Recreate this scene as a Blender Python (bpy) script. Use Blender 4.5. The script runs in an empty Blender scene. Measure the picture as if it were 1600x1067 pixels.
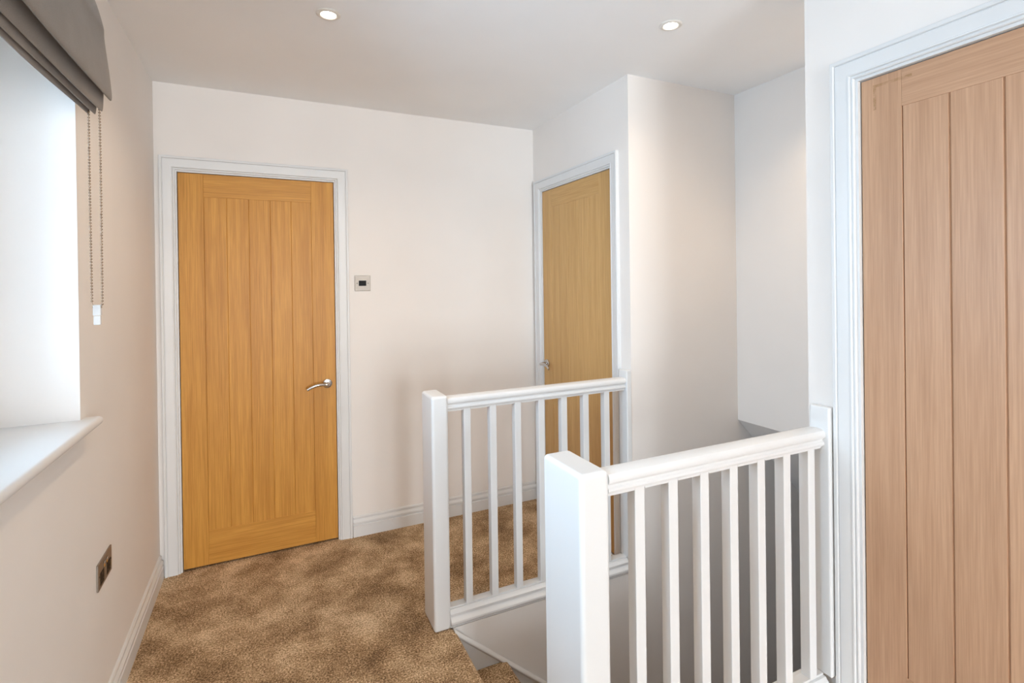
import bpy, bmesh, math, random
from mathutils import Vector, Matrix
random.seed(7)
R = math.radians
S = bpy.context.scene
COL = S.collection

# ------------------------------------------------------------------ materials
def mat(name):
    m = bpy.data.materials.new(name); m.use_nodes = True
    nt = m.node_tree; b = nt.nodes['Principled BSDF']
    return m, nt, b

def L(nt, a, b): nt.links.new(a, b)

def noise(nt, scale, detail=3, rough=.5, vec=None):
    n = nt.nodes.new('ShaderNodeTexNoise')
    n.inputs['Scale'].default_value = scale; n.inputs['Detail'].default_value = detail
    n.inputs['Roughness'].default_value = rough
    if vec is not None: L(nt, vec, n.inputs['Vector'])
    return n

def ocoord(nt, sc=(1, 1, 1)):
    t = nt.nodes.new('ShaderNodeTexCoord'); mp = nt.nodes.new('ShaderNodeMapping')
    mp.inputs['Scale'].default_value = sc
    L(nt, t.outputs['Object'], mp.inputs['Vector'])
    return mp.outputs['Vector']

def ramp(nt, fac, stops):
    r = nt.nodes.new('ShaderNodeValToRGB')
    while len(r.color_ramp.elements) < len(stops): r.color_ramp.elements.new(.5)
    for e, (p, c) in zip(r.color_ramp.elements, stops):
        e.position = p; e.color = (*c, 1)
    L(nt, fac, r.inputs['Fac'])
    return r.outputs['Color']

def bump(nt, h, b, strength, dist):
    n = nt.nodes.new('ShaderNodeBump'); n.inputs['Strength'].default_value = strength
    n.inputs['Distance'].default_value = dist
    L(nt, h, n.inputs['Height']); L(nt, n.outputs['Normal'], b.inputs['Normal'])

def paint(name, col, rough=.85, bs=.12, scale=160, dist=.001, spec=.5):
    m, nt, b = mat(name)
    v = ocoord(nt)
    n = noise(nt, 2.2, 2, .5, v)
    k = .02
    c = ramp(nt, n.outputs['Fac'], [(.3, tuple(x*(1-k) for x in col)), (.7, tuple(min(1, x*(1+k)) for x in col))])
    L(nt, c, b.inputs['Base Color'])
    b.inputs['Roughness'].default_value = rough
    b.inputs['Specular IOR Level'].default_value = spec
    n2 = noise(nt, scale, 2, .6, v)
    bump(nt, n2.outputs['Fac'], b, bs, dist)
    return m

def wood(name, sc, light, dark, rough=.42):
    m, nt, b = mat(name)
    v = ocoord(nt, sc)
    fine = noise(nt, 1.0, 3, .62, v)
    broad = noise(nt, .12, 3, .5, v)
    mx = nt.nodes.new('ShaderNodeMix'); mx.data_type = 'FLOAT'
    mx.inputs[0].default_value = .38
    L(nt, fine.outputs['Fac'], mx.inputs[2]); L(nt, broad.outputs['Fac'], mx.inputs[3])
    mid = tuple((a+c)/2 for a, c in zip(light, dark))
    c = ramp(nt, mx.outputs[0], [(.33, dark), (.5, mid), (.64, light)])
    L(nt, c, b.inputs['Base Color'])
    b.inputs['Roughness'].default_value = rough; b.inputs['Specular IOR Level'].default_value = .32
    bump(nt, fine.outputs['Fac'], b, .12, .0006)
    return m

def plain(name, col, rough=.5, metal=0, spec=.5):
    m, nt, b = mat(name)
    b.inputs['Base Color'].default_value = (*col, 1); b.inputs['Roughness'].default_value = rough
    b.inputs['Metallic'].default_value = metal; b.inputs['Specular IOR Level'].default_value = spec
    return m

def metal(name, col, rough):
    m, nt, b = mat(name)
    b.inputs['Metallic'].default_value = 1
    n = noise(nt, 60, 3, .5, ocoord(nt, (1, 1, 20)))
    c = ramp(nt, n.outputs['Fac'], [(.3, tuple(x*.93 for x in col)), (.7, col)])
    L(nt, c, b.inputs['Base Color']); b.inputs['Roughness'].default_value = rough
    return m

WALLC = (.87, .82, .775)
M = {}
M['wall'] = paint('wall_paint', WALLC, .9, .10, 140, .0012, .3)
M['ceil'] = paint('ceiling_paint', (.93, .92, .91), .92, .12, 120, .0012, .25)
M['reveal'] = M['wall']
M['gloss'] = paint('white_gloss_paint', (.76, .755, .745), .4, .03, 60, .0006)
M['upvc'] = plain('white_upvc', (.88, .88, .88), .3)
WL, WD = (.68, .335, .065), (.47, .20, .032)
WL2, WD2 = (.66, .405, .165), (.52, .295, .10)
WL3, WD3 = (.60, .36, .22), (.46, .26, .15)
M['wood_v'] = wood('oak_upright', (210, 210, 5), WL, WD)
M['wood_hx'] = wood('oak_across_x', (5, 210, 210), WL, WD)
M['wood_hy'] = wood('oak_across_y', (210, 5, 210), WL, WD)
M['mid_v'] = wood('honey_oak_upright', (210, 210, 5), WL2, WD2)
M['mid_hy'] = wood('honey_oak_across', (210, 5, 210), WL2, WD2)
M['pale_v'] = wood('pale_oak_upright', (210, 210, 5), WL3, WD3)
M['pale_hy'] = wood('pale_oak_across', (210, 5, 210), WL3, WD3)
def stain(m, boxes, col):
    # a brown glue smear left near the top corner of the pale door
    nt = m.node_tree; b = nt.nodes['Principled BSDF']
    src = b.inputs['Base Color'].links[0].from_socket
    t = nt.nodes.new('ShaderNodeTexCoord'); sx = nt.nodes.new('ShaderNodeSeparateXYZ'); L(nt, t.outputs['Object'], sx.inputs[0])
    n = noise(nt, 55, 4, .7, t.outputs['Object'])
    tot = None
    for (yc, hy, zc, hz) in boxes:
        q = None
        for (o, c, h) in (('Y', yc, hy), ('Z', zc, hz)):
            e = nt.nodes.new('ShaderNodeMath'); e.operation = 'COMPARE'; e.inputs[1].default_value = c; e.inputs[2].default_value = h
            L(nt, sx.outputs[o], e.inputs[0])
            if q is None: q = e.outputs[0]
            else:
                mm = nt.nodes.new('ShaderNodeMath'); mm.operation = 'MULTIPLY'; L(nt, q, mm.inputs[0]); L(nt, e.outputs[0], mm.inputs[1]); q = mm.outputs[0]
        if tot is None: tot = q
        else:
            mm = nt.nodes.new('ShaderNodeMath'); mm.operation = 'MAXIMUM'; L(nt, tot, mm.inputs[0]); L(nt, q, mm.inputs[1]); tot = mm.outputs[0]
    mr = nt.nodes.new('ShaderNodeMapRange'); mr.inputs[1].default_value = .34; mr.inputs[2].default_value = .55; mr.inputs[4].default_value = .8
    L(nt, n.outputs['Fac'], mr.inputs[0])
    mm = nt.nodes.new('ShaderNodeMath'); mm.operation = 'MULTIPLY'; L(nt, tot, mm.inputs[0]); L(nt, mr.outputs[0], mm.inputs[1])
    mc = nt.nodes.new('ShaderNodeMix'); mc.data_type = 'RGBA'; L(nt, mm.outputs[0], mc.inputs[0]); L(nt, src, mc.inputs[6]); mc.inputs[7].default_value = (*col, 1)
    L(nt, mc.outputs[2], b.inputs['Base Color'])
for k in ('pale_v', 'pale_hy'):
    stain(M[k], [(2.464-2.166, .05, 1.960, .004), (2.464-2.121, .004, 1.925, .032)], (.36, .20, .09))
M['chrome'] = plain('polished_chrome', (.58, .57, .56), .16, 1)
M['steel'] = metal('brushed_steel', (.37, .325, .28), .5)
M['black'] = plain('black_plastic', (.008, .008, .008), .55, 0, .25)
M['screw'] = plain('dark_screw', (.10, .09, .08), .4, 1)
M['bead'] = plain('nickel_beads', (.36, .27, .20), .35, 1)
M['trimring'] = plain('white_metal_ring', (.80, .76, .70), .4)

def carpet():
    m, nt, b = mat('carpet_pile')
    v = ocoord(nt)
    tuft = noise(nt, 150, 3, .85, v)
    big = noise(nt, 4.5, 6, .66, v)
    mx = nt.nodes.new('ShaderNodeMix'); mx.data_type = 'FLOAT'
    mx.inputs[0].default_value = .36
    L(nt, tuft.outputs['Fac'], mx.inputs[2]); L(nt, big.outputs['Fac'], mx.inputs[3])
    c = ramp(nt, mx.outputs[0], [(.40, (.085, .045, .02)), (.465, (.30, .175, .085)), (.525, (.62, .415, .23)), (.585, (.98, .78, .54))])
    L(nt, c, b.inputs['Base Color'])
    b.inputs['Roughness'].default_value = 1; b.inputs['Specular IOR Level'].default_value = .1
    b.inputs['Sheen Weight'].default_value = .25; b.inputs['Sheen Roughness'].default_value = .5
    b.inputs['Sheen Tint'].default_value = (.9, .7, .5, 1)
    bump(nt, mx.outputs[0], b, .9, .012)
    return m
M['carpet'] = carpet()

def fabric():
    m, nt, b = mat('blind_fabric')
    v = ocoord(nt, (1, 1, 1))
    w = noise(nt, 420, 2, .6, v); g = noise(nt, 9, 3, .5, v)
    mx = nt.nodes.new('ShaderNodeMix'); mx.data_type = 'FLOAT'; mx.inputs[0].default_value = .5
    L(nt, w.outputs['Fac'], mx.inputs[2]); L(nt, g.outputs['Fac'], mx.inputs[3])
    c = ramp(nt, mx.outputs[0], [(.3, (.135, .105, .080)), (.7, (.21, .167, .13))])
    L(nt, c, b.inputs['Base Color'])
    b.inputs['Roughness'].default_value = .95; b.inputs['Sheen Weight'].default_value = .3
    bump(nt, w.outputs['Fac'], b, .25, .0008)
    return m
M['fabric'] = fabric()

def thin_glass(name, tint=(1, 1, 1)):
    m = bpy.data.materials.new(name); m.use_nodes = True
    nt = m.node_tree; nt.nodes.clear()
    o = nt.nodes.new('ShaderNodeOutputMaterial'); mx = nt.nodes.new('ShaderNodeMixShader')
    t = nt.nodes.new('ShaderNodeBsdfTransparent'); g = nt.nodes.new('ShaderNodeBsdfGlossy')
    f = nt.nodes.new('ShaderNodeFresnel'); f.inputs['IOR'].default_value = 1.45
    t.inputs['Color'].default_value = (*tint, 1); g.inputs['Roughness'].default_value = .02
    L(nt, f.outputs[0], mx.inputs[0]); L(nt, t.outputs[0], mx.inputs[1]); L(nt, g.outputs[0], mx.inputs[2])
    L(nt, mx.outputs[0], o.inputs['Surface'])
    return m
M['glass'] = thin_glass('window_glass', (.62, .725, .80))  # tint put in to dim and cool the left window's daylight
M['glass2'] = thin_glass('clear_glass', (.97, .98, .98))

def clear_plastic():
    m, nt, b = mat('clear_plastic')
    b.inputs['Base Color'].default_value = (.93, .92, .90, 1); b.inputs['Roughness'].default_value = .15
    b.inputs['Transmission Weight'].default_value = .55; b.inputs['IOR'].default_value = 1.3
    return m
M['clear'] = clear_plastic()

def emit(name, col, s):
    m = bpy.data.materials.new(name); m.use_nodes = True
    nt = m.node_tree; nt.nodes.clear()
    o = nt.nodes.new('ShaderNodeOutputMaterial'); e = nt.nodes.new('ShaderNodeEmission')
    e.inputs['Color'].default_value = (*col, 1); e.inputs['Strength'].default_value = s
    L(nt, e.outputs[0], o.inputs['Surface'])
    return m
M['lens'] = emit('lit_lamp_lens', (1, .86, .66), 14)

# ------------------------------------------------------------------ mesh helpers
class MB:
    def __init__(s): s.v = []; s.f = []
    def add(s, vs, fs):
        o = len(s.v); s.v += [tuple(x) for x in vs]; s.f += [tuple(o+i for i in f) for f in fs]; return s
    def box(s, x0, x1, y0, y1, z0, z1):
        x0, x1 = sorted((x0, x1)); y0, y1 = sorted((y0, y1)); z0, z1 = sorted((z0, z1))
        return s.add([(x0,y0,z0),(x1,y0,z0),(x1,y1,z0),(x0,y1,z0),(x0,y0,z1),(x1,y0,z1),(x1,y1,z1),(x0,y1,z1)],
                     [(0,3,2,1),(4,5,6,7),(0,1,5,4),(1,2,6,5),(2,3,7,6),(3,0,4,7)])
    def prism(s, poly, fa, fb):
        """poly: list of 2D points; fa/fb map a 2D point to the two end positions"""
        n = len(poly)
        return s.add([fa(p) for p in poly]+[fb(p) for p in poly],
                     [tuple(range(n)), tuple(range(2*n-1, n-1, -1))]+[(i, (i+1) % n, n+(i+1) % n, n+i) for i in range(n)])
    def loft(s, rings, cap=True, closed=True):
        n = len(rings[0]); vs = [p for r in rings for p in r]; fs = []
        for k in range(len(rings)-1):
            for i in range(n if closed else n-1):
                j = (i+1) % n
                fs.append((k*n+i, k*n+j, (k+1)*n+j, (k+1)*n+i))
        if cap: fs += [tuple(range(n)), tuple(range(len(vs)-1, len(vs)-n-1, -1))]
        return s.add(vs, fs)
    def lathe(s, prof, o, ax, n=32):
        """prof: (radius, height along ax); o origin"""
        ax = Vector(ax).normalized(); t = ax.orthogonal().normalized(); b = ax.cross(t); o = Vector(o)
        rings = []
        for r, h in prof:
            rings.append([o+ax*h+(t*math.cos(2*math.pi*i/n)+b*math.sin(2*math.pi*i/n))*max(r, 1e-5) for i in range(n)])
        return s.loft(rings)
    def tube(s, pts, rad, n=16, flat=None):
        """tube along pts; rad scalar or list of (ra, rb)"""
        pts = [Vector(p) for p in pts]; rings = []
        up = Vector((0, 0, 1))
        for i, p in enumerate(pts):
            d = (pts[min(i+1, len(pts)-1)]-pts[max(i-1, 0)]).normalized()
            a = d.cross(up)
            if a.length < 1e-3: a = Vector((1, 0, 0))
            a.normalize(); b = a.cross(d)
            ra, rb = rad[i] if isinstance(rad, list) else (rad, rad)
            rings.append([p+a*ra*math.cos(2*math.pi*k/n)+b*rb*math.sin(2*math.pi*k/n) for k in range(n)])
        return s.loft(rings)

def root_loc(o):
    l = Vector((0, 0, 0))
    while o is not None: l += o.location; o = o.parent
    return l

def tag(o, label=None, cat=None, group=None, kind=None):
    if label: o['label'] = label
    if cat: o['category'] = cat
    if group: o['group'] = group
    if kind: o['kind'] = kind
    return o

def obj(name, mb, m, parent=None, smooth=None, bev=0, seg=2, loc=None):
    me = bpy.data.meshes.new(name)
    off = root_loc(parent) if parent else Vector(loc or (0, 0, 0))
    me.from_pydata([tuple(Vector(v)-off) for v in mb.v], [], mb.f)
    bm = bmesh.new(); bm.from_mesh(me); bmesh.ops.recalc_face_normals(bm, faces=bm.faces); bm.to_mesh(me); bm.free()
    me.materials.append(m)
    o = bpy.data.objects.new(name, me); COL.objects.link(o)
    if parent: o.parent = parent
    else: o.location = off
    if smooth or bev:
        for p in me.polygons: p.use_smooth = True
        me.set_sharp_from_angle(angle=R(smooth or 35))
    if bev:
        b = o.modifiers.new('bevel', 'BEVEL'); b.width = bev; b.segments = seg; b.limit_method = 'ANGLE'; b.angle_limit = R(40)
        b.harden_normals = True
    return o

def empty(name, loc):
    o = bpy.data.objects.new(name, None); COL.objects.link(o); o.location = loc; o.empty_display_size = .1
    return o

def struct(name, mb, m, label, cat, **k):
    return tag(obj(name, mb, m, **k), label, cat, kind='structure')

# ------------------------------------------------------------------ dimensions
H = 2.4194
W = 2.0842          # wall with the second door
Y3 = -.992          # wall along the far side of the stairs
X4 = 2.802          # end wall above the stairs
W5 = 2.0625         # wall with the near door
Y5 = -1.919
YB = -7.6           # wall behind the viewer
XE = 4.3            # lower end of the stairwell
ZL = -2.62
DT = 1.987
T = .14

def wall_with_hole(P, a0, a1, z0, z1, holes):
    """P(mb, a0, a1, z0, z1) adds a slab; holes: (a0, a1, z0, z1)"""
    mb = MB(); cur = a0
    for (h0, h1, hz0, hz1) in sorted(holes):
        P(mb, cur, h0, z0, z1)
        if hz0 > z0: P(mb, h0, h1, z0, hz0)
        if hz1 < z1: P(mb, h0, h1, hz1, z1)
        cur = h1
    P(mb, cur, a1, z0, z1)
    return mb

# window opening in the left wall
WY0, WY1, WZ0, WZ1 = -2.55, -1.136, 1.004, 2.13
WT = .30
mb = wall_with_hole(lambda m, a, b, c, d: m.box(-WT, 0, a, b, c, d), YB-T, T, -.2, H+.1, [(WY0, WY1, WZ0, WZ1)])
struct('wall_left', mb, M['wall'], 'warm off-white plaster wall on the left with the window opening', 'wall')
D1 = (.0949, .8305); D2 = (-.8378, -.1053); D3 = (-2.845, -2.083)
mb = wall_with_hole(lambda m, a, b, c, d: m.box(a, b, 0, T, c, d), 0, W+T, -.2, H+.1, [(D1[0]-.03, D1[1]+.03, -.2, DT+.03)])
struct('wall_back', mb, M['wall'], 'off-white back wall holding the orange oak door and steel switch', 'wall')
mb = wall_with_hole(lambda m, a, b, c, d: m.box(W, W+T, a, b, c, d), Y3+.085, 0, 0, H+.1, [(D2[0]-.03, D2[1]+.03, 0, DT+.039)])
mb.box(W, W+T, Y3+.085, 0, -.2, 0)
struct('wall_right', mb, M['wall'], 'off-white wall holding the far door beyond the balustrades', 'wall')
TS = .085
mb2 = MB().box(W, XE+T, Y3, Y3+TS, 0, H+.1)
mb2.box(1.09, XE+T, Y3, Y3+TS, ZL, -.2); mb2.box(1.161, XE+T, Y3, Y3+TS, -.2, 0)
struct('wall_stairwell', mb2, M['wall'], 'off-white wall running down the far side of the stairs', 'wall')
mb = MB().prism([(X4, H+.1), (X4, .654), (XE+.1, .654-(XE+.1-X4)*.985), (XE+.1, .654-(XE+.1-X4)*.985+.16), (X4+.14, .68), (X4+.14, H+.1)],
                lambda p: (p[0], Y3, p[1]), lambda p: (p[0], Y5-.1, p[1]))
struct('wall_end', mb, M['wall'], 'off-white wall hanging over the stairs with sloping soffit below', 'wall')
mb = wall_with_hole(lambda m, a, b, c, d: m.box(W5, W5+.16, a, b, c, d), YB-T, Y5, -.2, H+.1, [(D3[0]-.03, D3[1]+.03, -.2, DT+.03)])
mb.box(W5+.16, X4+.1, Y5-.12, Y5, -.2, H+.1)
mb.box(1.16, XE+T, Y5-.16, Y5-.0, ZL, -.2)
mb.box(X4+.1, XE+T, Y5-.12, Y5, -.2, .75)
mb.box(1.2305, W5, Y5-.11, Y5-.005, -.2, .0)
struct('wall_near', mb, M['wall'], 'off-white wall on the right holding the nearest pale oak door', 'wall')
FW = (.12, 1.92, .12, 2.25)  # opening for the added fill window
mb = wall_with_hole(lambda m, a, b, c, d: m.box(a, b, YB-T, YB, c, d), -WT, W5+.2, -.2, H+.1, [FW])
struct('wall_front', mb, M['wall'], 'off-white wall closing the landing behind the viewpoint', 'wall')
mb = MB().box(XE, XE+T, Y5-.1, Y3+T, ZL, .1)
struct('wall_lower', mb, M['wall'], 'off-white wall at the bottom end of the stairs', 'wall')
mb = MB().box(.95, 1.09, Y5-.1, Y3+T, ZL, -.2)
struct('wall_under', mb, M['wall'], 'wall under the landing behind the top stair', 'wall')
mb = MB().box(-WT, X4+.14, YB-T, T, H, H+.12)
struct('ceiling', mb, M['ceil'], 'pale plaster ceiling with two recessed downlights', 'ceiling')

# unseen slabs added behind the three doors to block leaking sky light
struct('sky_block_back', MB().box(-.1, 1.05, T+.02, T+.06, -.2, H), M['wall'], 'unseen slab behind the orange door, blocking sky light', 'wall')
struct('sky_block_right', MB().box(W+T+.01, W+T+.05, -.89, .1, -.2, H), M['wall'], 'unseen slab behind the far door, blocking sky light', 'wall')
struct('sky_block_near', MB().box(W5+.18, W5+.22, YB, Y5-.125, -.2, H), M['wall'], 'unseen slab behind the nearest door, blocking sky light', 'wall')

# carpeted landing: three slabs with a rounded nosing over the stairs
def nosing(mb, x, y0, y1, z=0, r=.02, dep=.2):
    pr = [(x-.12, z), (x-r, z)]
    for i in range(1, 9):
        a = math.pi/2-math.pi*i/8
        pr.append((x-r+r*math.cos(a), z-r+r*math.sin(a)))
    pr += [(x-r-.004, z-2*r-.002), (x-r-.004, z-dep), (x-.12, z-dep)]
    mb.prism(pr, lambda p: (p[0], y0, p[1]), lambda p: (p[0], y1, p[1]))
NX = 1.172
mb = MB().box(0, NX-.12, YB, T, -.2, 0)
mb.box(NX-.12, W, Y3+.03, 0, -.1, 0)
mb.box(NX-.12, W5, YB, Y5-.11, -.2, 0)
nosing(mb, NX, Y5-.005, Y3-.002, 0)
mb.box(NX-.12, NX-.02, Y3-.002, Y3+.03, -.1, 0)
mb.box(NX-.12, 1.15, Y5-.11, Y5-.005, -.2, 0)
struct('floor', mb, M['carpet'], 'brown deep-pile carpet covering the landing', 'floor', smooth=30)

st = tag(empty('staircase', (NX, (Y5+Y3)/2, -.19)), 'carpeted staircase going down to the right between the balustrades', 'staircase')
RISE, GO = .19, .225
for k in range(1, 13):
    mb = MB(); z = -RISE*k; x = NX+GO*k
    if x+.01 > XE: break
    nosing(mb, x, Y5+.002, Y3-.022, z, .02, .19)
    mb.box(x-GO-.02, x-.12, Y5+.002, Y3-.022, z-.19, z)
    obj('step', mb, M['carpet'], st, smooth=30)
mb = MB().box(1.09, XE, Y5-.006, Y3, ZL-.1, ZL)
struct('floor_lower', mb, M['carpet'], 'carpeted floor at the foot of the stairs', 'floor')

# stair string on the far stairwell wall (white board with a bead on its top edge)
sl = RISE/GO
def zs(x): return -.010-(x-1.172)*sl
mb = MB()
x0, x1 = 1.1612, 3.6
mb.prism([(x0, zs(x0)), (x1, zs(x1)), (x1, zs(x1)-.5), (x0, zs(x0)-.36)], lambda p: (p[0], Y3-.0005, p[1]), lambda p: (p[0], Y3-.020, p[1]))
struct('trim_1', mb, M['gloss'], 'white painted stair string sloping down below the far balustrade', 'stair string', bev=.003)
mb = MB()
n = 8
pr = [(0, .006)]+[(.012+.012*math.sin(math.pi*i/n), .006-.026*i/n) for i in range(n+1)]+[(0, -.020)]
mb.prism(pr, lambda p: (x0, Y3-.0005-.012-p[0]*.8, zs(x0)+p[1]), lambda p: (x1, Y3-.0005-.012-p[0]*.8, zs(x1)+p[1]))
struct('trim_2', mb, M['gloss'], 'white bead moulding along the top of the sloping stair string', 'moulding', smooth=40)

# skirting -----------------------------------------------------------
SK = [(0, 0), (.017, 0), (.017, .062), (.0105, .065), (.0105, .070), (.0160, .074), (.0160, .083), (.010, .093), (.0065, .096), (.0065, .100), (.0105, .102), (.0105, .110), (.0075, .1137), (0, .1137)]
def skirt(name, P, a0, a1, m0, m1, label):
    """P(a, d, z) -> point; m0/m1: mitre slope at each end"""
    mb = MB().prism(SK, lambda p: P(a0+m0*p[0], p[0], p[1]), lambda p: P(a1-m1*p[0], p[0], p[1]))
    struct(name, mb, M['gloss'], label, 'skirting', smooth=30)
PL = lambda a, d, z: (d, a, z)
PBk = lambda a, d, z: (a, -d, z)
PR = lambda a, d, z: (W-d, a, z)
PN = lambda a, d, z: (W5-d, a, z)
PF = lambda a, d, z: (a, YB+d, z)
skirt('baseboard_left', PL, YB, -.0190, 1, 0, 'white moulded skirting along the left wall under the window')
skirt('baseboard_back', PBk, .9088, W, 0, 1, 'white moulded skirting along the back wall right of the orange door')
skirt('baseboard_right', PN, YB, -2.9215, 1, 0, 'white moulded skirting along the wall past the nearest door')
skirt('baseboard_front', PF, 0, W5, 1, 1, 'white moulded skirting along the wall behind the viewpoint')

# ------------------------------------------------------------------ doors
ARC = [(0, 0), (0, .006), (.0025, .0085), (.0055, .0085), (.0065, .0065), (.0085, .0065), (.0105, .0125), (.0135, .0135), (.0150, .0115),
       (.0165, .0115), (.020, .0128), (.050, .0145), (.0515, .0120), (.053, .0120), (.054, .0165), (.056, .018), (.064, .018), (.066, .016), (.066, 0)]
def door(name, P, a0, a1, top, org, hor, panel, label, latch, lever_z, arcw=.066, dp=.006, zf=0, ver='wood_v', g=.0016, gd=.0022):
    """P(a, d, z): a along the wall, d out of the wall; panel = (l, r, z0, z1)"""
    rt = tag(empty(name, org), label, 'door', kind='structure')
    pl, pr_, pz0, pz1 = panel
    f = -dp; bk = -dp-.040; zb = .010
    def slab(mb, l, r, z0, z1, d0, d1):
        q = [P(l, d0, z0), P(r, d0, z0), P(r, d1, z0), P(l, d1, z0), P(l, d0, z1), P(r, d0, z1), P(r, d1, z1), P(l, d1, z1)]
        return mb.add(q, [(0,3,2,1),(4,5,6,7),(0,1,5,4),(1,2,6,5),(2,3,7,6),(3,0,4,7)])
    for (l, r) in ((a0+.0015, pl), (pr_, a1-.0015)):
        obj('stile', slab(MB(), l, r, zb, top-.002, bk, f), M[ver], rt, bev=.0012)
    for (z0, z1) in ((zb, pz0), (pz1, top-.002)):
        obj('rail', slab(MB(), pl, pr_, z0, z1, bk, f), M[hor], rt, bev=.0012)
    # boarded panel: five planks with V grooves, set back from the frame
    w = (pr_-pl)/5; fp = f-.0018
    mb = MB()
    for i in range(5):
        l, r = pl+w*i, pl+w*(i+1)
        poly = [(l, bk+.004), (r, bk+.004), (r, fp-gd), (r-g, fp), (l+g, fp), (l, fp-gd)]
        z0, z1 = pz0, pz1
        n = len(poly)
        mb.add([P(p[0], p[1], z0) for p in poly]+[P(p[0], p[1], z1) for p in poly],
               [tuple(range(n)), tuple(range(2*n-1, n-1, -1))]+[(k, (k+1) % n, n+(k+1) % n, n+k) for k in range(n)])
    obj('boarded_panel', mb, M[ver], rt)
    # lining with stop
    mb = MB(); t = .027
    for (l, r) in ((a0-t-.0015, a0-.0015), (a1+.0015, a1+t+.0015)): slab(mb, l, r, .0, top+t, -.135, -.0005)
    slab(mb, a0-.0015, a1+.0015, top+.0005, top+t, -.135, -.0005)
    slab(mb, a0-.0015, a0+.012, 0, top, bk-.016, bk-.001); slab(mb, a1-.012, a1+.0015, 0, top, bk-.016, bk-.001)
    slab(mb, a0+.012, a1-.012, top-.012, top, bk-.016, bk-.001)
    obj('lining', mb, M['gloss'], rt)
    # mitred architrave
    i0, i1, it = a0-.0085, a1+.0085, top+.0085; k = arcw/.066
    st = []
    for (fx, zz) in ((0, 0), (0, 1), (1, 1), (1, 0)):
        ring = []
        for (u, h) in ARC:
            u *= k
            ring.append(P((i1+u) if fx else (i0-u), h+.0001, (it+u) if zz else zf))
        st.append(ring)
    obj('architrave', MB().loft(st), M['gloss'], rt, smooth=25)
    # handle
    if latch is not None:
        la, sg = latch
        n = Vector(P(0, 1, 0))-Vector(P(0, 0, 0)); o = Vector(P(la, f, lever_z))
        al = (Vector(P(1, 0, 0))-Vector(P(0, 0, 0)))*sg
        mb = MB().lathe([(0, .0005), (.0255, .0005), (.0258, .005), (.024, .0085), (.020, .010), (0, .010)], o, n, 40)
        rose = obj('rosette', mb, M['chrome'], rt, smooth=30)
        pts, rad = [], []
        for i in range(5): pts.append(o+n*(.008+.034*i/4)); rad.append((.0095, .0095))
        for i in range(1, 5):
            a = math.pi/2*i/4
            pts.append(o+n*(.042+.010*math.sin(a))+al*(.010*(1-math.cos(a)))); rad.append((.0095, .0092))
        for i in range(1, 13):
            s = i/12
            pts.append(o+n*(.052-.006*math.sin(math.pi*s))+al*(.010+.098*s)+Vector((0, 0, .006*math.sin(math.pi*s*.9)-.021*s**1.7)))
            rad.append((.0075-.002*s, .0088-.0008*s))
        lv = obj('lever', MB().tube(pts, rad, 18), M['chrome'], rt, smooth=50)
        lv.parent = rt
    return rt
door('door_1', PBk, D1[0], D1[1], DT, (.4627, 0, 0), 'wood_hx', (.2061, .7133, .182, 1.8687),
     'oak door closed in the back wall, left of the steel switch', (.784, -1), .875, .066)
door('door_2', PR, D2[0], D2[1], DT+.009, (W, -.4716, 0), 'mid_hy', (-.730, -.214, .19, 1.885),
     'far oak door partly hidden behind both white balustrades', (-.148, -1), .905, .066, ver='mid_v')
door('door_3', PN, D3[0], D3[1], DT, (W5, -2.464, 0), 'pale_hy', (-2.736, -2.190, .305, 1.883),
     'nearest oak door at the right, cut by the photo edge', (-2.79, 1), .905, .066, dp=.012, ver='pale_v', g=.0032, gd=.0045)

# ------------------------------------------------------------------ window
w = tag(empty('window_1', (-.25, (WY0+WY1)/2, WZ0)), 'white window set deep in the left wall behind the raised blind', 'window', kind='structure')
fx0, fx1 = -.275, -.215
def frame(mb, y0, y1, z0, z1, x0, x1, t):
    mb.box(x0, x1, y0, y1, z0, z0+t); mb.box(x0, x1, y0, y1, z1-t, z1)
    mb.box(x0, x1, y0, y0+t, z0+t, z1-t); mb.box(x0, x1, y1-t, y1, z0+t, z1-t); return mb
zb = WZ0+.028
mb = frame(MB(), WY0, WY1, zb, WZ1, fx0, fx1, .055)
ym = (WY0+WY1)/2
mb.box(fx0, fx1, ym-.03, ym+.03, zb+.055, WZ1-.055)
obj('window_frame', mb, M['upvc'], w, bev=.004)
for (a, b) in ((WY0+.055, ym-.03), (ym+.03, WY1-.055)):
    sash = obj('sash', frame(MB(), a+.001, b-.001, zb+.056, WZ1-.056, fx0+.005, fx1+.012, .05), M['upvc'], w, bev=.006)
    obj('pane', MB().box(-.247, -.243, a+.05, b-.05, zb+.105, WZ1-.105), M['glass'], sash)
w2 = tag(empty('fill_window', ((FW[0]+FW[1])/2, YB, FW[2])), 'added tall fill window in the wall behind the viewpoint, unseen', 'window', kind='structure')  # made-up window, added to fill the landing with frontal daylight
FWM = (FW[0]+FW[1])/2; mb = MB(); fy0, fy1 = YB-.10, YB-.04
for (a, b, c, d) in ((FW[0], FW[1], FW[2], FW[2]+.055), (FW[0], FW[1], FW[3]-.055, FW[3]), (FW[0], FW[0]+.055, FW[2]+.055, FW[3]-.055), (FW[1]-.055, FW[1], FW[2]+.055, FW[3]-.055), (FWM-.02, FWM+.02, FW[2]+.055, FW[3]-.055)):
    mb.box(a, b, fy0, fy1, c, d)
obj('window_frame', mb, M['upvc'], w2, bev=.004)
for (a, b) in ((FW[0]+.055, FWM-.02), (FWM+.02, FW[1]-.055)):
    obj('pane', MB().box(a-.01, b+.01, YB-.072, YB-.068, FW[2]+.045, FW[3]-.045), M['glass2'], w2)
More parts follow.
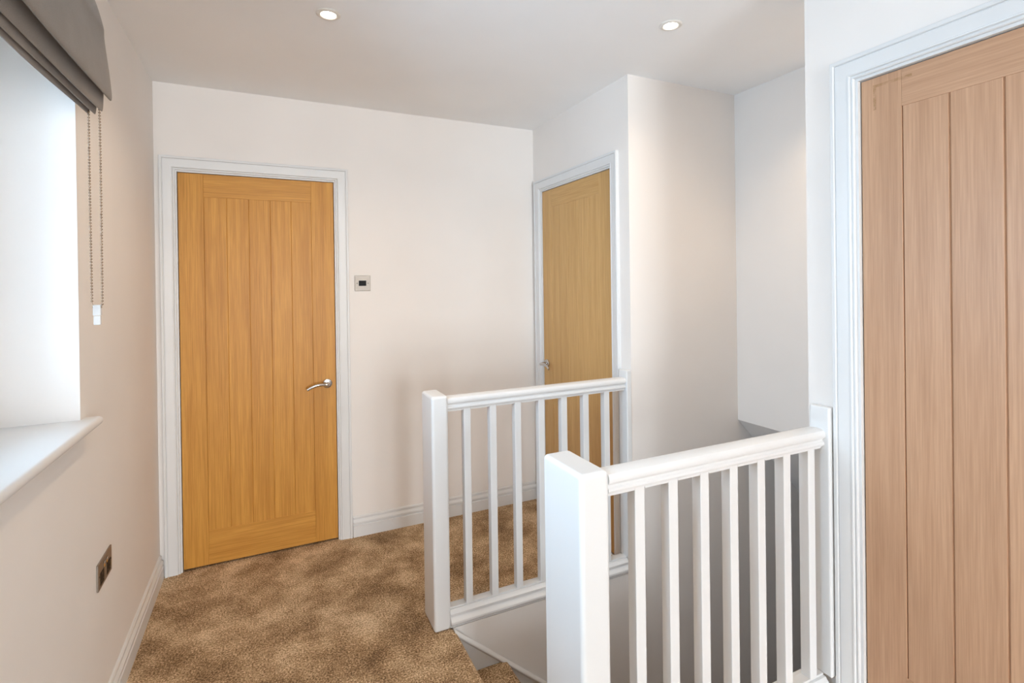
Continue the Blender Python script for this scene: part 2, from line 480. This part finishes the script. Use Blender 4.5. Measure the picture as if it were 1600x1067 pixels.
# sill board with bull-nosed front and horns past the opening
mb = MB(); zt = WZ0+.028; hx = .044
prof = [(0.0005, zt), (hx-.012, zt)]
for i in range(1, 9):
    a = math.pi/2-math.pi*i/8
    prof.append((hx-.012+.012*math.cos(a), zt-.0125+.0125*math.sin(a)))
prof += [(0.0005, zt-.025)]
mb.prism(prof, lambda p: (p[0], WY0-.04, p[1]), lambda p: (p[0], -1.098, p[1]))
mb.box(fx1-.02, .0005, WY0+.0005, WY1-.0005, WZ0+.001, zt)
obj('window_sill', mb, M['gloss'], w, smooth=35)

# ------------------------------------------------------------------ roman blind
bl = tag(empty('roman_blind', (.03, -1.79, 2.2)), 'grey-brown roman blind gathered up over the window on the left', 'blind')
BY0, BY1 = -2.62, -1.128
prof = [(.028, 2.300), (.050, 2.255), (.065, 2.19), (.069, 2.168), (.067, 2.150), (.072, 2.10), (.078, 2.04), (.0815, 1.990), (.082, 1.968), (.079, 1.9615), (.074, 1.966), (.070, 1.985), (.066, 2.01),
        (.062, 2.0), (.0605, 1.965), (.0595, 1.938), (.057, 1.932), (.0545, 1.937), (.052, 1.965), (.0505, 1.99), (.0485, 1.99), (.047, 1.960), (.0455, 1.926), (.043, 1.921), (.0405, 1.926), (.039, 1.955), (.0375, 1.985), (.0355, 1.985), (.0345, 1.955),
        (.033, 1.919), (.030, 1.914), (.027, 1.920), (.025, 1.96), (.024, 2.05), (.024, 2.29)]
NY = 60
def off(i, t):
    # soft sag between the ends, a little different for every fold
    x, z = prof[i]
    k = max(0, min(1, (2.25-z)/.3))
    e = math.sin(math.pi*t)
    return (x+.004*k*math.sin(7*t+i*.13)*(1 if x > .03 else .2)+(.010*e*k if i < 13 else 0), z-.010*e*k+.003*k*math.sin(11*t+i*.25))
rings = []
for j in range(NY+1):
    t = j/NY; y = BY1+(BY0-BY1)*t
    a = [off(i, t) for i in range(len(prof))]
    rings.append([(p[0], y, p[1]) for p in a])
mb = MB().loft(rings, cap=False, closed=False)
fb = obj('fabric', mb, M['fabric'], bl, smooth=180)
so = fb.modifiers.new('thick', 'SOLIDIFY'); so.thickness = .0022; so.offset = 0
sb = fb.modifiers.new('sub', 'SUBSURF'); sb.levels = 1; sb.render_levels = 2
obj('headrail', MB().box(.001, .022, BY0+.005, BY1-.006, 2.262, 2.302), M['upvc'], bl, bev=.002)
# beaded chain loop hanging from the end of the headrail
def ico(r):
    bm = bmesh.new(); bmesh.ops.create_icosphere(bm, subdivisions=1, radius=r)
    vs = [v.co.copy() for v in bm.verts]; bm.verts.index_update(); fs = [tuple(v.index for v in f.verts) for f in bm.faces]; bm.free(); return vs, fs
iv, jf = ico(.0036)
mb = MB(); CY = -1.145
path = []
xa, xb, ztop, zbt = .0335, .0575, 2.14, 1.366
N = 89
for i in range(N): path.append((xa-.001*math.sin(math.pi*i/N), CY, ztop-(ztop-zbt)*i/N))
for i in range(1, 4):
    a = math.pi*i/4; c = (xa+xb)/2; path.append((c-(xb-xa)/2*math.cos(a), CY, zbt-.012*math.sin(a)))
for i in range(N): path.append((xb+.001*math.sin(math.pi*i/N), CY, zbt+(ztop-zbt)*i/N))
for p in path: mb.add([Vector(p)+q for q in iv], jf)
mb.tube(path, .0007, 5)
ch = obj('chain', mb, M['bead'], bl, smooth=80)
ch['label'] = 'nickel beaded pull chain'
mb = MB(); c = (xa+xb)/2
mb.box(c-.0095, c+.0095, CY-.006, CY+.006, 1.333, 1.364); mb.box(c-.0085, c+.0085, CY-.005, CY+.005, 1.306, 1.3325)
wt = obj('chain_weight', mb, M['clear'], bl, bev=.002)
wt['label'] = 'clear plastic chain connector'

# ------------------------------------------------------------------ balustrades
def rail_profile(yc, zt, wd=.062, hh=.056):
    h = wd/2
    half = [(0, 0), (h*.55, -.0015), (h*.82, -.005), (h*.97, -.012), (h, -.019), (h*.95, -.025), (h*.78, -.029), (h*.70, -.033), (h*.72, -.037),
            (h*.86, -.041), (h*.88, -.046), (h*.80, -.051), (h*.62, -.053), (h*.60, -hh)]
    pts = [(yc+a, zt+b) for a, b in half]+[(yc-a, zt+b) for a, b in reversed(half[1:])]
    return pts
def balustrade(name, label, cfg):
    (nx, ny, nw, nd, nz, nb, hx, hy0, hy1, ht, hz, hzb, ry, rz, bz, bfirst, bp, brail, blabel) = cfg
    rt = tag(empty(name, (nx+nw/2, ny+nd/2, nb)), label, 'balustrade', 'white balustrades around the stairwell')
    obj('newel_post', MB().box(nx, nx+nw, ny, ny+nd, nb, nz), M['gloss'], rt, bev=.012, seg=5)
    obj('half_newel', MB().box(hx, hx+ht, hy0, hy1, hzb, hz), M['gloss'], rt, bev=.006, seg=3)
    x0, x1 = nx+nw-.001, hx+.001
    P = rail_profile(ry, rz)
    obj('handrail', MB().prism(P, lambda p: (x0, p[0], p[1]), lambda p: (x1, p[0], p[1])), M['gloss'], rt, smooth=32)
    # fillets between balusters under the rail and on the base rail
    obj('base_rail', MB().prism(brail, lambda p: (x0, p[0], p[1]), lambda p: (x1 if p[0] < 9 else x1, p[0], p[1])), M['gloss'], rt, smooth=32)
    bw = .0155; ztop = rz-.052
    b0 = None
    for k in range(7):
        cx = bfirst+bp*k
        if b0 is None:
            mb = MB().box(cx-bw, cx+bw, ry-.016, ry+.016, bz, ztop)
            b0 = obj('baluster', mb, M['gloss'], rt, bev=.0022, seg=2)
        else:
            c = b0.copy(); COL.objects.link(c); c.parent = rt; c.location.x = bp*k
    edges = [x0]
    for k in range(7): edges += [bfirst+bp*k-bw, bfirst+bp*k+bw]
    edges.append(x1)
    for (zz0, zz1, nm) in ((rz-.062, rz-.0545, 'rail_fillet'), (bz, bz+.007, 'base_fillet')):
        mb = MB()
        for k in range(0, len(edges), 2): mb.box(edges[k]+.0003, edges[k+1]-.0003, ry-.0155, ry+.0155, zz0, zz1)
        obj(nm, mb, M['gloss'], rt, bev=.001)
    return rt
ry = -.960
br = [(-.994, .012), (-1.001, .015), (-1.0065, .022), (-1.006, .030), (-1.0, .037), (-.994, .041), (-.991, .045), (-.991, .051), (-.9955, .054), (-.9955, .059), (-.990, .063), (-.985, .0665), (-.982, .071),
      (-.930, .071), (-.930, .001), (-.9885, .001), (-.9885, .012)]
balustrade('balustrade', 'white balustrade on the far side of the stairs, nearer the back wall',
           (1.083, -.996, .0705, .1526, .957, -.0, W-.030, -.996, -.930, .0299, .984, .0715, ry, .948, .071, 1.2425, .1180, br, ''))
ry = -1.962; kb = .185
br = [(-1.995, .03), (-1.995, .125), (-2.002, .130), (-2.006, .137), (-2.005, .144), (-1.999, .151), (-1.993, .155), (-1.992, .165), (-1.995, .168), (-1.995, .174), (-1.990, .178), (-1.985, kb), (-1.930, kb), (-1.930, .001), (-1.995, .001)]
balustrade('balustrade', 'white balustrade nearest the viewer, with the large square-topped post in front',
           (1.148, -1.9926, .0827, .1848, .957, -.0, W5-.0295, -2.0045, -1.940, .0294, 1.018, .19, ry, .950, kb, 1.3325, .1093, br, ''))

# ------------------------------------------------------------------ switch and socket
def screw(mb, o, n, r=.0028):
    mb.lathe([(0, -.0005), (r, -.0005), (r, .0006), (r*.7, .0011), (0, .0011)], o, n, 16)
sw = tag(empty('wall_switch', (.980, 0, 1.4255)), 'square brushed steel switch plate on the back wall by the orange door', 'switch')
obj('plate', MB().box(.9365, 1.0235, -.005, -.0002, 1.382, 1.469), M['steel'], sw, bev=.0015)
r_ = obj('rocker', MB().prism([(-.0052, 1.4105), (-.0075, 1.4105), (-.0062, 1.4255), (-.0085, 1.4405), (-.0052, 1.4405)], lambda p: (.9585, p[0], p[1]), lambda p: (.9995, p[0], p[1])), M['black'], sw)
r_['label'] = 'black rocker'
for x in (.9500, 1.0100):
    mb = MB(); screw(mb, (x, -.005, 1.4255), (0, -1, 0)); obj('screw', mb, M['screw'], sw)

so = tag(empty('wall_socket', (0, -.938, .5085)), 'steel double power socket low on the left wall below the window', 'socket')
y0, y1, z0, z1 = -1.0145, -.862, .467, .550
obj('plate', MB().box(.0002, .0055, y0, y1, z0, z1), M['steel'], so, bev=.0015)
for yc in (y0+.040, y1-.040):
    face = obj('outlet', MB().box(.0056, .0064, yc-.021, yc+.021, z0+.010, z0+.050), M['black'], so, bev=.0006)
    mb = MB(); mb.box(.0065, .0069, yc-.002, yc+.002, z0+.037, z0+.046)
    for s in (-1, 1): mb.box(.0065, .0069, yc+s*.011-.003, yc+s*.011+.003, z0+.020, z0+.0235)
    obj('pin_hole', mb, M['screw'], face)
for yc in (y0+.062, y1-.062):
    obj('rocker', MB().prism([(.0057, z0+.052), (.0075, z0+.052), (.0066, z0+.061), (.0088, z0+.070), (.0057, z0+.070)], lambda p: (p[0], yc-.0065, p[1]), lambda p: (p[0], yc+.0065, p[1])), M['chrome'], so)
for yc in (y0+.012, y1-.012):
    mb = MB(); screw(mb, (.0055, yc, (z0+z1)/2), (1, 0, 0)); obj('screw', mb, M['screw'], so)

# ------------------------------------------------------------------ downlights
def downlight(x, y, label, power, size=150, blend=1.0):
    d = tag(empty('downlight', (x, y, H)), label, 'downlight', 'recessed ceiling downlights')
    mb = MB().lathe([(.0265, -.0002), (.043, -.0002), (.0435, -.002), (.040, -.0045), (.031, -.006), (.0285, -.005), (.0265, -.0015), (.0265, -.0002)], (x, y, H), (0, 0, 1), 40)
    obj('trim_ring', mb, M['trimring'], d, smooth=40)
    obj('lamp_lens', MB().lathe([(0, -.0003), (.026, -.0003), (.026, -.0022), (.018, -.0034), (0, -.0038)], (x, y, H), (0, 0, 1), 32), M['lens'], d, smooth=60)
    l = bpy.data.lights.new('downlight_lamp', 'SPOT'); l.energy = power; l.color = (1, .75, .50)
    l.spot_size = R(size); l.spot_blend = blend; l.shadow_soft_size = .03
    o = bpy.data.objects.new('downlight_lamp', l); COL.objects.link(o); o.parent = d; o.location = (0, 0, -.012)
    return d
downlight(.711, -.993, 'lit round downlight in the ceiling in front of the orange door', 25)
downlight(1.941, -1.446, 'lit round downlight in the ceiling above the stairs, right of centre', 10)
downlight(2.56, -1.70, 'added fill downlight over the lower stairs, hidden past the near wall corner', 14, 120, .9)  # added out of view to brighten the stairwell
downlight(.711, -2.75, 'added fill downlight in the ceiling above the viewpoint, unseen', 8)  # this lamp and the next are added, unseen, as fill
downlight(.711, -4.6, 'added fill downlight further along the ceiling behind the viewpoint, unseen', 8)

# ------------------------------------------------------------------ daylight
wd = bpy.data.worlds.new('sky'); S.world = wd; wd.use_nodes = True
bg = wd.node_tree.nodes['Background']; bg.inputs['Color'].default_value = (.87, .93, 1.0, 1); bg.inputs['Strength'].default_value = 20
pl = bpy.data.lights.new('window_portal', 'AREA'); pl.shape = 'RECTANGLE'; pl.size = WY1-WY0+.1; pl.size_y = WZ1-WZ0+.1
pl.cycles.is_portal = True
po = bpy.data.objects.new('window_portal', pl); COL.objects.link(po)
po.location = (-.31, (WY0+WY1)/2, (WZ0+WZ1)/2)
po.rotation_euler = (R(90), 0, R(-90))     # faces +X, into the room

p2 = bpy.data.lights.new('window_portal', 'AREA'); p2.shape = 'RECTANGLE'; p2.size = FW[1]-FW[0]+.1; p2.size_y = FW[3]-FW[2]+.1  # portal of the added window behind the viewer
p2.cycles.is_portal = True
po = bpy.data.objects.new('window_portal', p2); COL.objects.link(po)
po.location = ((FW[0]+FW[1])/2, YB-T-.01, (FW[2]+FW[3])/2)
po.rotation_euler = (R(90), 0, R(0))

# ------------------------------------------------------------------ camera
cx, cy, cz, yaw, pitch, roll, f, sy = .4946, -3.0161, 1.407, 25.2691, -.2428, -.7667, 807.53, 85.585
ya, pi_, ro = R(yaw), R(pitch), R(roll)
fw = Vector((math.sin(ya)*math.cos(pi_), math.cos(ya)*math.cos(pi_), math.sin(pi_)))
r = Vector((math.cos(ya), -math.sin(ya), 0)); u = r.cross(fw)
r2 = r*math.cos(ro)+u*math.sin(ro); u2 = u*math.cos(ro)-r*math.sin(ro)
cd = bpy.data.cameras.new('camera'); co = bpy.data.objects.new('camera', cd); COL.objects.link(co)
mt = Matrix((r2, u2, -fw)).transposed().to_4x4(); mt.translation = (cx, cy, cz)
co.matrix_world = mt
cd.sensor_fit = 'HORIZONTAL'; cd.sensor_width = 36; cd.lens = f/1600*36; cd.shift_y = -sy/1600; cd.clip_start = .02
S.camera = co
vs = S.view_settings
S.display_settings.display_device = 'sRGB'
vs.view_transform = 'Standard'; vs.look = 'None'; vs.gamma = 1; vs.use_curve_mapping = False; vs.exposure = .19
